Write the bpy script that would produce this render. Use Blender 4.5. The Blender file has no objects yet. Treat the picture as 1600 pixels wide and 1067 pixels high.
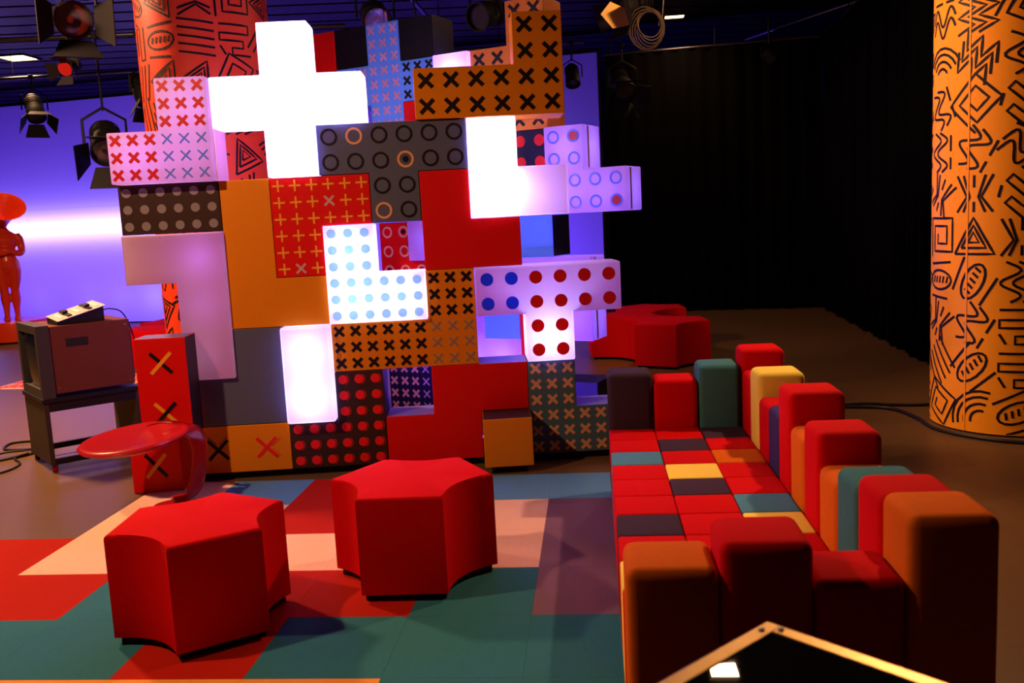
import bpy, bmesh, math, random
from mathutils import Vector, Matrix
R = math.radians
sc = bpy.context.scene
col = sc.collection
random.seed(7)

# ------------------------------------------------------------------ camera
FPX = 1435.5
CAM = Vector((0.885, -5.664, 1.545))
YAW, PIT, ROL = 0.0400, 0.1351, -0.0504
fwd = Vector((math.sin(YAW)*math.cos(PIT), math.cos(YAW)*math.cos(PIT), -math.sin(PIT)))
rgt = Vector((math.cos(YAW), -math.sin(YAW), 0))
upv = rgt.cross(fwd)
r2 = rgt*math.cos(ROL) + upv*math.sin(ROL)
u2 = -rgt*math.sin(ROL) + upv*math.cos(ROL)
cd = bpy.data.cameras.new('camera'); cam = bpy.data.objects.new('camera', cd); col.objects.link(cam)
cd.sensor_width = 36; cd.lens = FPX*36/1600; cd.clip_start = .05; cd.clip_end = 100
mw = Matrix((r2, u2, -fwd)).transposed().to_4x4(); mw.translation = CAM
cam.matrix_world = mw
cd.dof.use_dof = True; cd.dof.focus_distance = 5.5; cd.dof.aperture_fstop = 4.0
sc.camera = cam
# ------------------------------------------------------------------ world, exposure
w = bpy.data.worlds.new('world'); sc.world = w; w.use_nodes = True
w.node_tree.nodes['Background'].inputs[0].default_value = (.35, .3, .6, 1)
w.node_tree.nodes['Background'].inputs[1].default_value = .003
sc.view_settings.view_transform = 'Standard'; sc.view_settings.look = 'None'
sc.view_settings.exposure = 0.0; sc.view_settings.gamma = 1; sc.view_settings.use_curve_mapping = False
WARM = (1, .52, .27); LED = (.44, .41, 1.0); LEDP = (.48, .17, 1.0); LEDV = (.23, .135, 1.0); VIOLET = (.13, .05, 1.0)
SPOT_W = 430; PANEL_W = 45

# ------------------------------------------------------------------ materials
MATS = {}
def mat(name, rgb, rough=.6, var=.06, scale=30, bump=0., metal=0., spec=.2, coat=0., bscale=None, stretch=None):
    if name in MATS: return MATS[name]
    m = bpy.data.materials.new(name); m.use_nodes = True; nt = m.node_tree; b = nt.nodes['Principled BSDF']
    b.inputs['Roughness'].default_value = rough; b.inputs['Metallic'].default_value = metal
    b.inputs['Specular IOR Level'].default_value = spec; b.inputs['Coat Weight'].default_value = coat
    b.inputs['Coat Roughness'].default_value = .05
    tc = nt.nodes.new('ShaderNodeTexCoord'); n = nt.nodes.new('ShaderNodeTexNoise')
    src = tc.outputs['Object']
    if stretch:
        mp = nt.nodes.new('ShaderNodeMapping'); mp.inputs['Scale'].default_value = stretch
        nt.links.new(src, mp.inputs[0]); src = mp.outputs[0]
    n.inputs['Scale'].default_value = scale; n.inputs['Detail'].default_value = 4
    nt.links.new(src, n.inputs['Vector'])
    mx = nt.nodes.new('ShaderNodeMix'); mx.data_type = 'RGBA'
    mx.inputs[6].default_value = (*[max(0, v*(1-var)) for v in rgb], 1)
    mx.inputs[7].default_value = (*[min(1, v*(1+var)) for v in rgb], 1)
    nt.links.new(n.outputs['Fac'], mx.inputs[0]); nt.links.new(mx.outputs[2], b.inputs['Base Color'])
    if bump:
        n2 = nt.nodes.new('ShaderNodeTexNoise'); n2.inputs['Scale'].default_value = bscale or scale*8
        bp = nt.nodes.new('ShaderNodeBump'); bp.inputs['Strength'].default_value = bump; bp.inputs['Distance'].default_value = .003
        nt.links.new(src, n2.inputs['Vector']); nt.links.new(n2.outputs['Fac'], bp.inputs['Height'])
        nt.links.new(bp.outputs[0], b.inputs['Normal'])
    MATS[name] = m; return m
def translucent(name, rgb, frac=.55, gloss=.06, tint=(1, 1, 1)):
    if name in MATS: return MATS[name]
    m = bpy.data.materials.new(name); m.use_nodes = True; nt = m.node_tree; nt.nodes.clear()
    o = nt.nodes.new('ShaderNodeOutputMaterial'); d = nt.nodes.new('ShaderNodeBsdfDiffuse'); t = nt.nodes.new('ShaderNodeBsdfTranslucent')
    g = nt.nodes.new('ShaderNodeBsdfGlossy'); g.inputs['Roughness'].default_value = .3
    tc = nt.nodes.new('ShaderNodeTexCoord'); n = nt.nodes.new('ShaderNodeTexNoise'); n.inputs['Scale'].default_value = 6
    mc = nt.nodes.new('ShaderNodeMix'); mc.data_type = 'RGBA'
    mc.inputs[6].default_value = (*[v*.97 for v in rgb], 1); mc.inputs[7].default_value = (*rgb, 1)
    nt.links.new(tc.outputs['Object'], n.inputs['Vector']); nt.links.new(n.outputs['Fac'], mc.inputs[0])
    nt.links.new(mc.outputs[2], t.inputs[0]); tn = nt.nodes.new('ShaderNodeMix'); tn.data_type = 'RGBA'; tn.blend_type = 'MULTIPLY'; tn.inputs[0].default_value = 1
    tn.inputs[7].default_value = (*tint, 1); nt.links.new(mc.outputs[2], tn.inputs[6]); nt.links.new(tn.outputs[2], d.inputs[0])
    a = nt.nodes.new('ShaderNodeMixShader'); a.inputs[0].default_value = frac
    b = nt.nodes.new('ShaderNodeMixShader'); b.inputs[0].default_value = gloss
    nt.links.new(d.outputs[0], a.inputs[1]); nt.links.new(t.outputs[0], a.inputs[2])
    nt.links.new(a.outputs[0], b.inputs[1]); nt.links.new(g.outputs[0], b.inputs[2]); nt.links.new(b.outputs[0], o.inputs[0])
    MATS[name] = m; return m
def emit(name, rgb, s):
    m = bpy.data.materials.new(name); m.use_nodes = True; b = m.node_tree.nodes['Principled BSDF']
    b.inputs['Base Color'].default_value = (*rgb, 1); b.inputs['Emission Color'].default_value = (*rgb, 1); b.inputs['Emission Strength'].default_value = s
    return m
RED = (.72, .012, .016)
paint_red = mat('paint_red', (0.64, 0.002, 0.001), .5, .04)
paint_gold = mat('paint_gold', (0.68, 0.225, 0.002), .5, .04)
paint_grey = mat('paint_grey', (0.085, 0.1, 0.18), .5, .04)
paint_teal = mat('paint_teal', (0.075, 0.14, 0.18), .5, .05)
paint_brown = mat('paint_brown', (.036, .016, .014), .5, .05)
paint_navy = mat('paint_navy', (0.012, 0.009, 0.028), .5, .05)
paint_blue = mat('paint_blue', (0.12, 0.42, 0.88), .5, .05)
paint_black = mat('paint_black', (0.004, 0.004, 0.0045), .5, .05)
paint_orange = mat('paint_orange', (0.68, 0.22, 0.02), .5, .05)
paint_pale_blue_lit = mat('paint_pale_blue_lit', (0.2, 0.2, 0.42), .4)  # pale block tops with the blue LED light put into the colour
p_black = mat('print_black', (.008, .006, .008), .5)
p_red = mat('print_red', (.75, .012, .015), .5)
p_gold = mat('print_gold', (.8, .36, .03), .5)
p_grey = mat('print_grey', (.22, .20, .23), .5)
p_mauve = mat('print_mauve', (.55, .35, .38), .5)
p_peach = mat('print_peach', (0.72, 0.36, 0.18), .5)
p_ltpink = mat('print_pink', (.62, .36, .42), .5)
acrylic = translucent('opal_acrylic', (.86, .84, .84), .6, .03, (.72, .28, .64))
l_cyan = translucent('lit_cyan', (.55, .95, .96), .72)
l_red = translucent('lit_red', (.80, .012, .02), .4)
l_blue = translucent('lit_blue', (.03, .17, 1.0), .7)
l_sky = translucent('lit_sky', (.22, .42, .95), .5)
trim_tan = mat('trim_tan', (0.6, 0.42, 0.22), .6, .1)
fab_red = mat('fabric_red', (0.55, 0.0015, 0.003), .85, .08, 40, .25, spec=.05)
fab_dark = mat('fabric_dark', (0.045, 0.026, 0.055), .85, .1, 40, .25, spec=.05)
fab_blue = mat('fabric_blue', (0.068, 0.235, 0.38), .85, .1, 40, .25, spec=.05)
fab_teal = mat('fabric_teal', (0.045, 0.17, 0.2), .85, .1, 40, .25, spec=.05)
fab_yellow = mat('fabric_yellow', (0.86, 0.68, 0.1), .85, .06, 40, .25, spec=.05)
fab_orange = mat('fabric_orange', (0.62, 0.125, 0.004), .85, .08, 40, .25, spec=.05)
fab_navy = mat('fabric_navy', (0.045, 0.03, 0.14), .85, .1, 40, .25, spec=.05)
black_plastic = mat('black_plastic', (.012, .011, .012), .45, .1)
black_metal = mat('black_metal', (0.007, 0.0065, 0.008), .55, .1)
steel = mat('steel', (.5, .5, .52), .3, .1, metal=1)
brass = mat('brass_trim', (0.4, 0.26, 0.085), .35, .12, 60, .1, metal=1)
gloss_red = mat('gloss_red', (0.36, 0.002, 0.008), .27, .03, spec=.2)
statue_red = mat('statue_red', (0.78, 0.045, 0.006), .35, .05, coat=.3)

# ------------------------------------------------------------------ helpers
def link(o, parent=None):
    col.objects.link(o)
    if parent: o.parent = parent
    return o
def tag(o, label=None, cat=None, group=None, kind=None):
    if label: o['label'] = label
    if cat: o['category'] = cat
    if group: o['group'] = group
    if kind: o['kind'] = kind
    return o
def empty(name, loc=(0, 0, 0), rz=0, **k):
    o = bpy.data.objects.new(name, None); link(o); o.location = loc; o.rotation_euler = (0, 0, rz); o.empty_display_size = .1
    return tag(o, **k)
def mesh_obj(name, me, m, parent=None, loc=(0, 0, 0), rz=0, smooth=False):
    o = bpy.data.objects.new(name, me); link(o, parent); o.location = loc; o.rotation_euler = (0, 0, rz)
    if m is not None:
        for mm in (m if isinstance(m, (list, tuple)) else [m]):
            if len(me.materials) < (len(m) if isinstance(m, (list, tuple)) else 1): me.materials.append(mm)
    if smooth:
        for p in me.polygons: p.use_smooth = True
    return o
def pd(name, v, f):
    me = bpy.data.meshes.new(name); me.from_pydata([tuple(x) for x in v], [], f); me.update(); return me
class MB:
    def __init__(s): s.v = []; s.f = []
    def add(s, v, f, M=None):
        b = len(s.v)
        s.v += [tuple(M @ Vector(x)) if M else tuple(x) for x in v]; s.f += [tuple(i+b for i in q) for q in f]; return s
    def box(s, x0, x1, y0, y1, z0, z1, M=None):
        return s.add([(x, y, z) for x in (x0, x1) for y in (y0, y1) for z in (z0, z1)],
                     [(0, 1, 3, 2), (4, 6, 7, 5), (0, 4, 5, 1), (2, 3, 7, 6), (0, 2, 6, 4), (1, 5, 7, 3)], M)
    def lathe(s, prof, n=20, M=None, caps=True):
        v = []; f = []
        for r, z in prof: v += [(r*math.cos(2*math.pi*i/n), r*math.sin(2*math.pi*i/n), z) for i in range(n)]
        for k in range(len(prof)-1):
            for i in range(n): j = (i+1) % n; f.append((k*n+i, k*n+j, (k+1)*n+j, (k+1)*n+i))
        if caps: f.append(tuple(range(n))[::-1]); f.append(tuple((len(prof)-1)*n+i for i in range(n)))
        return s.add(v, f, M)
    def tube(s, pts, r, n=8, M=None):
        pts = [Vector(p) for p in pts]; v = []; f = []; ref = None
        for i, p in enumerate(pts):
            d = (pts[min(i+1, len(pts)-1)]-pts[max(i-1, 0)]).normalized()
            if ref is None: ref = d.orthogonal().normalized()
            a = (ref-d*ref.dot(d)).normalized(); ref = a; b = d.cross(a); rr = r[i] if isinstance(r, (list, tuple)) else r
            v += [p+(a*math.cos(2*math.pi*k/n)+b*math.sin(2*math.pi*k/n))*rr for k in range(n)]
        for i in range(len(pts)-1):
            for k in range(n): j = (k+1) % n; f.append((i*n+k, i*n+j, (i+1)*n+j, (i+1)*n+k))
        f.append(tuple(range(n))[::-1]); f.append(tuple((len(pts)-1)*n+k for k in range(n)))
        return s.add(v, f, M)
    def prism(s, poly, z0, z1, M=None):
        n = len(poly)
        return s.add([(x, y, z0) for x, y in poly]+[(x, y, z1) for x, y in poly],
                     [tuple(range(n))[::-1], tuple(range(n, 2*n))]+[(i, (i+1) % n, n+(i+1) % n, n+i) for i in range(n)], M)
    def build(s, name, m, parent=None, loc=(0, 0, 0), rz=0, bevel=0, seg=2, smooth=False):
        me = pd(name, s.v, s.f)
        bm = bmesh.new(); bm.from_mesh(me); bmesh.ops.recalc_face_normals(bm, faces=bm.faces)
        if bevel:
            e = [x for x in bm.edges if len(x.link_faces) == 2 and x.calc_face_angle(0) > .5]
            bmesh.ops.bevel(bm, geom=e, offset=bevel, segments=seg, profile=.5, affect='EDGES', clamp_overlap=True)
        if smooth:
            for q in bm.faces: q.smooth = True
            for x in bm.edges:
                if len(x.link_faces) == 2 and x.calc_face_angle(0) > .75: x.smooth = False
        bm.to_mesh(me); bm.free()
        return mesh_obj(name, me, m, parent, loc, rz)
def lamp(kind, name, loc, power, rgb, parent=None, aim=None, **k):
    d = bpy.data.lights.new(name, kind); d.energy = power; d.color = rgb
    for a, b in k.items(): setattr(d, a, b)
    o = bpy.data.objects.new(name, d); link(o, parent); o.location = loc
    if aim is not None: o.rotation_euler = Vector(aim).to_track_quat('-Z', 'Y').to_euler()
    return o
def spline(pts, n=8):
    pts = [Vector(p) for p in pts]; out = []
    P = [pts[0]*2-pts[1]]+pts+[pts[-1]*2-pts[-2]]
    for i in range(1, len(P)-2):
        for k in range(n):
            t = k/n; a, b, c, d = P[i-1:i+3]
            out.append(.5*((2*b)+(c-a)*t+(2*a-5*b+4*c-d)*t*t+(3*b-a-3*c+d)*t**3))
    return out+[pts[-1]]

# ------------------------------------------------------------------ the room
PHI = .1317
HH = Vector((math.cos(PHI), -math.sin(PHI), 0)); DD = Vector((math.sin(PHI), math.cos(PHI), 0))
def struct(name, mb, m, label, cat, **k): return tag(mb.build(name, m, **k), label, cat, kind='structure')
floor_m = mat('floor_vinyl', (0.125, 0.068, 0.026), .38, .18, 3, .05, stretch=(1, 9, 1), bscale=60)
struct('floor', MB().box(-11, 8, -8, 15, -.1, 0), floor_m, 'dark brown studio floor with a soft sheen', 'floor')
dark_wall = mat('dark_wall', (.014, .013, .016), .8, .1)
struct('wall_back', MB().box(-11, 8, 14.8, 15, 0, 4.5), dark_wall, 'dark back wall of the studio', 'wall')
struct('wall_left', MB().box(-11.2, -11, -8, 15, 0, 4.5), dark_wall, 'dark left wall of the studio', 'wall')
struct('wall_right', MB().box(8, 8.2, -8, 15, 0, 4.5), dark_wall, 'dark right wall of the studio', 'wall')
struct('wall_front', MB().box(-11, 8, -8.2, -8, 0, 4.5), dark_wall, 'dark wall behind the camera', 'wall')
plank_m = mat('ceiling_plank', (0.006, 0.0055, 0.011), .45, .2, 4, stretch=(1, 8, 1))
ceil = struct('ceiling', MB().box(-11, 8, -8, 15, 4.26, 4.4), paint_black, 'dark slatted studio ceiling', 'ceiling')
pm = None
for k in range(47):
    y = -7.9+k*.48
    if pm is None: pm = MB().box(-11, 8, 0, .40, 4.2, 4.26).build('ceiling_plank', plank_m, ceil); pm.location.y = y
    else: o = bpy.data.objects.new('ceiling_plank', pm.data); link(o, ceil); o.location.y = y

# carpet tiles
KU = .4865
carpet_cols = {'r': mat('carpet_red', (0.38, 0.009, 0.0015), .9, .1, 60, .3, spec=.1), 'w': mat('carpet_cream', (0.76, 0.47, 0.32), .9, .08, 60, .3, spec=.1),
 'b': mat('carpet_blue', (0.085, 0.24, 0.38), .9, .1, 60, .3, spec=.1), 't': mat('carpet_teal', (0.024, 0.145, 0.19), .9, .1, 60, .3, spec=.1),
 'p': mat('carpet_plum', (0.17, 0.09, 0.14), .9, .1, 60, .3, spec=.1), 'o': mat('carpet_orange', (.75, .30, .06), .9, .1, 60, .3, spec=.1)}
rows = ['....wbrrbbp', '....wwrwwpp', '.rrrwwwwwpp', 'rrrrrtrrtpp', 'tttttTrtttt', 'ooooooootttt']
rows = [q.lower() for q in rows]
carpet = empty('carpet', (0, 0, 0), -PHI, label='patchwork carpet of red, cream, blue and teal square tiles', cat='carpet')
tile_me = {}
for j, q in enumerate(rows):
    for i, ch in enumerate(q):
        if ch == '.': continue
        if ch not in tile_me:
            tile_me[ch] = MB().box(.0004, KU-.0004, .0004, .4896, 0, .006).build('carpet_tile', carpet_cols[ch], carpet); o = tile_me[ch]
        else: o = bpy.data.objects.new('carpet_tile', tile_me[ch].data); link(o, carpet)
        o.location = (-1.10+(i-4)*KU, -.15-(j+1)*.49, 0)

# backdrop (translucent sheet lit from behind)
bd0 = Vector((-10.2, 12.46, 0)); bd1 = Vector((3.0, 8.62, 0)); bdl = (bd1-bd0).length; bda = math.atan2(bd1.y-bd0.y, bd1.x-bd0.x)
sheet_m = translucent('backdrop_sheet', (.62, .6, .62), .86, .03)
bd = empty('backdrop', bd0, bda, label='tall translucent backdrop sheet glowing violet and white behind the block wall', cat='backdrop')
mesh_obj('sheet', pd('sheet', [(0, 0, .02), (bdl, 0, .02), (bdl, 0, 3.94), (0, 0, 3.94)], [(0, 1, 2, 3)]), sheet_m, bd)
MB().box(0, bdl, -.02, .02, 3.94, 3.99).build('top_rail', black_metal, bd)
MB().box(0, bdl, -.02, .02, 0, .02).build('bottom_rail', black_metal, bd)
for x in (.02, bdl-.02): MB().box(x-.02, x+.02, -.02, .02, .02, 3.94).build('post', black_metal, bd)
tub = empty('added_band_tube', bd0, bda, label='long white tube light added unseen behind the backdrop sheet for its bright band', cat='light')  # unseen tube, added to give the sheet its white-hot band
MB().tube([(1.2, .29, 1.74), (7.6, .29, 1.74)], .003).build('tube', mat('lamp_housing', (.4, .4, .4), .5), tub)
for x in (1.5, 7.3): MB().box(x-.02, x+.02, .27, .31, 0, 1.74).build('stand', black_metal, tub)
lamp('AREA', 'added_band_fill', (4.4, .24, 1.74), 50, (.7, .5, 1), tub, (0, -1, 0), shape='RECTANGLE', size=6.4, size_y=.04)
fl = empty('flood_light', bd0, bda, label='row of violet floods behind the backdrop sheet', cat='light')
MB().box(.5, bdl-.4, 1.62, 1.72, 0, .12).build('housing', black_metal, fl)
lamp('AREA', 'flood', (bdl/2, 1.60, .15), 680, VIOLET, fl, (0, -.7, 1), shape='RECTANGLE', size=bdl-1, size_y=.06)
for i, (x, pw) in enumerate(((3.3, .5), (4.35, .6), (5.0, .8), (5.7, 2.0), (6.6, 2.0))):
    lamp('POINT', 'uplight', (x, .35, .45), pw, (.75, .7, 1), fl, shadow_soft_size=.05)

# curtains
curt_m = mat('black_velvet', (.0022, .002, .002), .95, .2, 20, .2, spec=.05)
def curtain(a, b, label, z1=3.82):
    a = Vector(a); b = Vector(b); d = b-a; L = d.length; n = int(L/.035); v = []; f = []
    for i in range(n+1):
        x = i*L/n; y = .045*math.sin(x*26)+.02*math.sin(x*9+1); v += [(x, y, .01), (x+.01*math.sin(x*7), y*.7, z1)]
    f = [(2*i, 2*i+2, 2*i+3, 2*i+1) for i in range(n)]
    o = empty('curtain', (a.x, a.y, 0), math.atan2(d.y, d.x), label=label, cat='curtain')
    c = mesh_obj('drape', pd('drape', v, f), curt_m, o, smooth=True)
    md = c.modifiers.new('thick', 'SOLIDIFY'); md.thickness = .006
    MB().tube([(0, 0, z1+.02), (L, 0, z1+.02)], .024, 10).build('curtain_rail', mat('pipe_steel', (.12, .12, .13), .35, .1, metal=1), o, smooth=True)
    for k in range(int(L/1.5)+1): MB().tube([(.1+k*1.5, 0, z1+.02), (.1+k*1.5, 0, 4.2)], .008, 6).build('hanger', black_metal, o)
curtain((3.02, 8.3, 0), (5.96, 7.5, 0), 'black pleated curtain closing the back of the studio')
curtain((5.98, 7.42, 0), (4.99, 2.2, 0), 'black pleated curtain running along the right side to the orange column')

# columns with doodle print
def doodles(width, height, cell, rnd):
    """generic line motifs filling a sheet; returns polylines"""
    out = []
    nx = max(1, round(width/cell)); ny = max(1, round(height/cell)); cx = width/nx; cy = height/ny
    for j in range(ny):
        for i in range(nx):
            ox = (i+.5)*cx; oy = (j+.5)*cy; a = rnd.choice((0, .4, .8, -.5, 1.57, 1.1)); k = rnd.randrange(9); S = min(cx, cy)*.46; L = []
            if k == 0: L = [[(-1+.45*t, -1), (-1+.45*t+.3, 1)] for t in range(5)]
            elif k == 1: L = [[(-s, -s*.8), (s, -s*.8), (0, s), (-s, -s*.8)] for s in (1, .62, .28)]
            elif k == 2: L = [[(-1+.4*t, .45*(-1)**t+y) for t in range(6)] for y in (-.55, 0, .55)]
            elif k == 3: L = [[(s*math.cos(t*.3)-.5, s*math.sin(t*.3)-.5) for t in range(-1, 7)] for s in (.5, .85, 1.2, 1.5)]
            elif k == 4: L = [[(-1, -1), (-1, 1), (1, 1), (1, -.7), (-.6, -.7), (-.6, .6), (.6, .6), (.6, -.3), (-.2, -.3), (-.2, .2)]]
            elif k == 5: L = [[(.45*math.sin(t*.55)+x, -1+t*.11) for t in range(19)] for x in (-.45, .1)]+[[(.8, -.9), (.8, -.3)], [(.8, 0), (.8, .8)]]
            elif k == 6: L = [[(-.9, -1), (-.9, .2), (-.5, .2), (-.5, -.5), (-.1, -.5), (-.1, .9), (.3, .9), (.3, -.9), (.8, -.9), (.8, .9)], [(-.9, .6), (-.4, .9)]]
            elif k == 7: L = [[(math.cos(t*.4+.2)*.95, math.sin(t*.4+.2)*.5) for t in range(17)]]+[[(-.6+.3*t, -.15), (-.5+.3*t, .2)] for t in range(5)]+[[(-.9, .8), (.9, .95)], [(-.9, -.85), (.7, -.95)]]
            else: L = [[(x, -.9), (x*.4, -.15), (x, .9)] for x in (-.9, -.55, .55, .9)]+[[(0, -.9), (0, -.4)], [(0, .3), (0, .9)]]
            for q in L: out.append([(ox+S*(x*math.cos(a)-y*math.sin(a))*1.0, oy+S*(x*math.sin(a)+y*math.cos(a))) for x, y in q])
    return out
def ribbons(polys, hw, fn):
    v = []; f = []
    for q in polys:
        pts = []
        for a, b in zip(q, q[1:]):
            n = max(1, int(math.hypot(b[0]-a[0], b[1]-a[1])/.04))
            pts += [(a[0]+(b[0]-a[0])*t/n, a[1]+(b[1]-a[1])*t/n) for t in range(n)]
        pts.append(q[-1]); base = len(v)
        for i, p in enumerate(pts):
            a = pts[max(0, i-1)]; b = pts[min(len(pts)-1, i+1)]; dx, dy = b[0]-a[0], b[1]-a[1]; L = math.hypot(dx, dy) or 1
            nx, ny = -dy/L*hw, dx/L*hw
            v += [fn(p[0]+nx, p[1]+ny), fn(p[0]-nx, p[1]-ny)]
        f += [(base+2*i, base+2*i+1, base+2*i+3, base+2*i+2) for i in range(len(pts)-1)]
    return v, f
def column(x, y, r, m, label, seed, cell=.27):
    o = empty('column', (x, y, 0), 0, label=label, cat='column')
    MB().lathe([(r, .012), (r, 4.2)], 64).build('shaft', m, o, smooth=True)
    MB().lathe([(r-.02, 0), (r-.02, .012)], 48).build('base_ring', paint_black, o)
    rn = random.Random(seed); pol = doodles(2*math.pi*r, 4.15, cell, rn)
    v, f = ribbons(pol, .0080, lambda u, z: ((r+.002)*math.cos(u/r), (r+.002)*math.sin(u/r), min(4.19, max(.015, z+.02))))
    tag(mesh_obj('line_print', pd('line_print', v, f), p_black, o), 'black doodle lines wrapped round the column')
    s = MB().box(-.006, .006, r-.002, r+.003, .012, 4.2, Matrix.Rotation(R(118), 4, 'Z')).build('wrap_seam', m, o)
column(4.47, .30, .487, mat('wrap_orange', (0.95, 0.36, 0.012), .45, .04), 'orange column covered in black doodle lines at the right edge', 3)
column(-1.06, 1.72, .485, mat('wrap_red', (0.8, 0.06, 0.015), .45, .04), 'red column covered in black doodle lines behind the block wall', 11)

# ------------------------------------------------------------------ block walls
CE = .3
def zrow(r): return (7.15-r)*CE
def regpoly(r, n=24): return [(r*math.cos(2*math.pi*i/n), r*math.sin(2*math.pi*i/n)) for i in range(n)]
def plusp(L, hw): return [(hw, hw), (L, hw), (L, -hw), (hw, -hw), (hw, -L), (-hw, -L), (-hw, -hw), (-L, -hw), (-L, hw), (-hw, hw), (-hw, L), (hw, L)]
def rotp(p, a): return [(x*math.cos(a)-y*math.sin(a), x*math.sin(a)+y*math.cos(a)) for x, y in p]
TH = .0016
MFLAT = Matrix(((1, 0, 0, 0), (0, 0, -1, 0), (0, 1, 0, 0), (0, 0, 0, 1)))   # xy polygon -> xz plane, thickness towards -y
def m_poly(p): mb = MB(); mb.prism(p, 0, TH, MFLAT); return mb
def m_ring(ro, ri, n=28, a0=0, a1=2*math.pi):
    mb = MB(); full = abs(a1-a0-2*math.pi) < 1e-6; N = n if full else n+1; v = []
    for i in range(N):
        a = a0+(a1-a0)*i/n
        for r, t in ((ro, 0), (ro, TH), (ri, TH), (ri, 0)): v.append((r*math.cos(a), r*math.sin(a), t))
    f = []
    for i in range(n):
        j = (i+1) % N
        for k in range(3): f.append((i*4+k, j*4+k, j*4+k+1, i*4+k+1))
    mb.add(v, f, MFLAT); return mb
def m_dotarc():
    mb = m_poly(regpoly(.0285)); a = m_ring(.0375, .0345, 10, -1.1, .9); mb.add(a.v, a.f); return mb
MARKS = {'X': ('cross_mark', m_poly(rotp(plusp(.040, .0098), R(45)))), 'x': ('cross_mark', m_poly(rotp(plusp(.040, .0055), R(45)))),
         'K': ('cross_mark', m_poly(rotp(plusp(.057, .0118), R(45)))), 'P': ('plus_mark', m_poly(plusp(.035, .0056))), 'p': ('cross_mark', m_poly(rotp(plusp(.040, .007), R(45)))),
         'd': ('dot', m_poly(regpoly(.027))), 'D': ('dot', m_poly(regpoly(.040))), 'O': ('ring', m_ring(.0505, .0370)), 'o': ('ring', m_ring(.0450, .0305)),
         'A': ('dot', m_dotarc()), 's': ('dot', m_poly(regpoly(.019))), 'c': ('dot', m_poly(regpoly(.028))), 'F': ('dot', m_poly(regpoly(.0315)))}
MCACHE = {}
def mark(kind, m, parent, x, z, y=-.0006, rot=0):
    key = (kind, m.name)
    if key not in MCACHE:
        o = MARKS[kind][1].build(MARKS[kind][0], m, parent); MCACHE[key] = o.data
    else: o = bpy.data.objects.new(MARKS[kind][0], MCACHE[key]); link(o, parent)
    o.location = (x, y, z); o.rotation_euler = (0, rot, 0); return o
class Frame:
    def __init__(s, origin, ang, off, zoff=0): s.o = Vector(origin); s.a = ang; s.D = Vector((math.cos(ang), -math.sin(ang), 0)); s.N = Vector((math.sin(ang), math.cos(ang), 0)); s.off = off; s.z = zoff
FRONT = Frame((0, 0, 0), 0, 0); BACK = Frame((.35, 1.55, 0), R(30), -.66)
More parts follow.
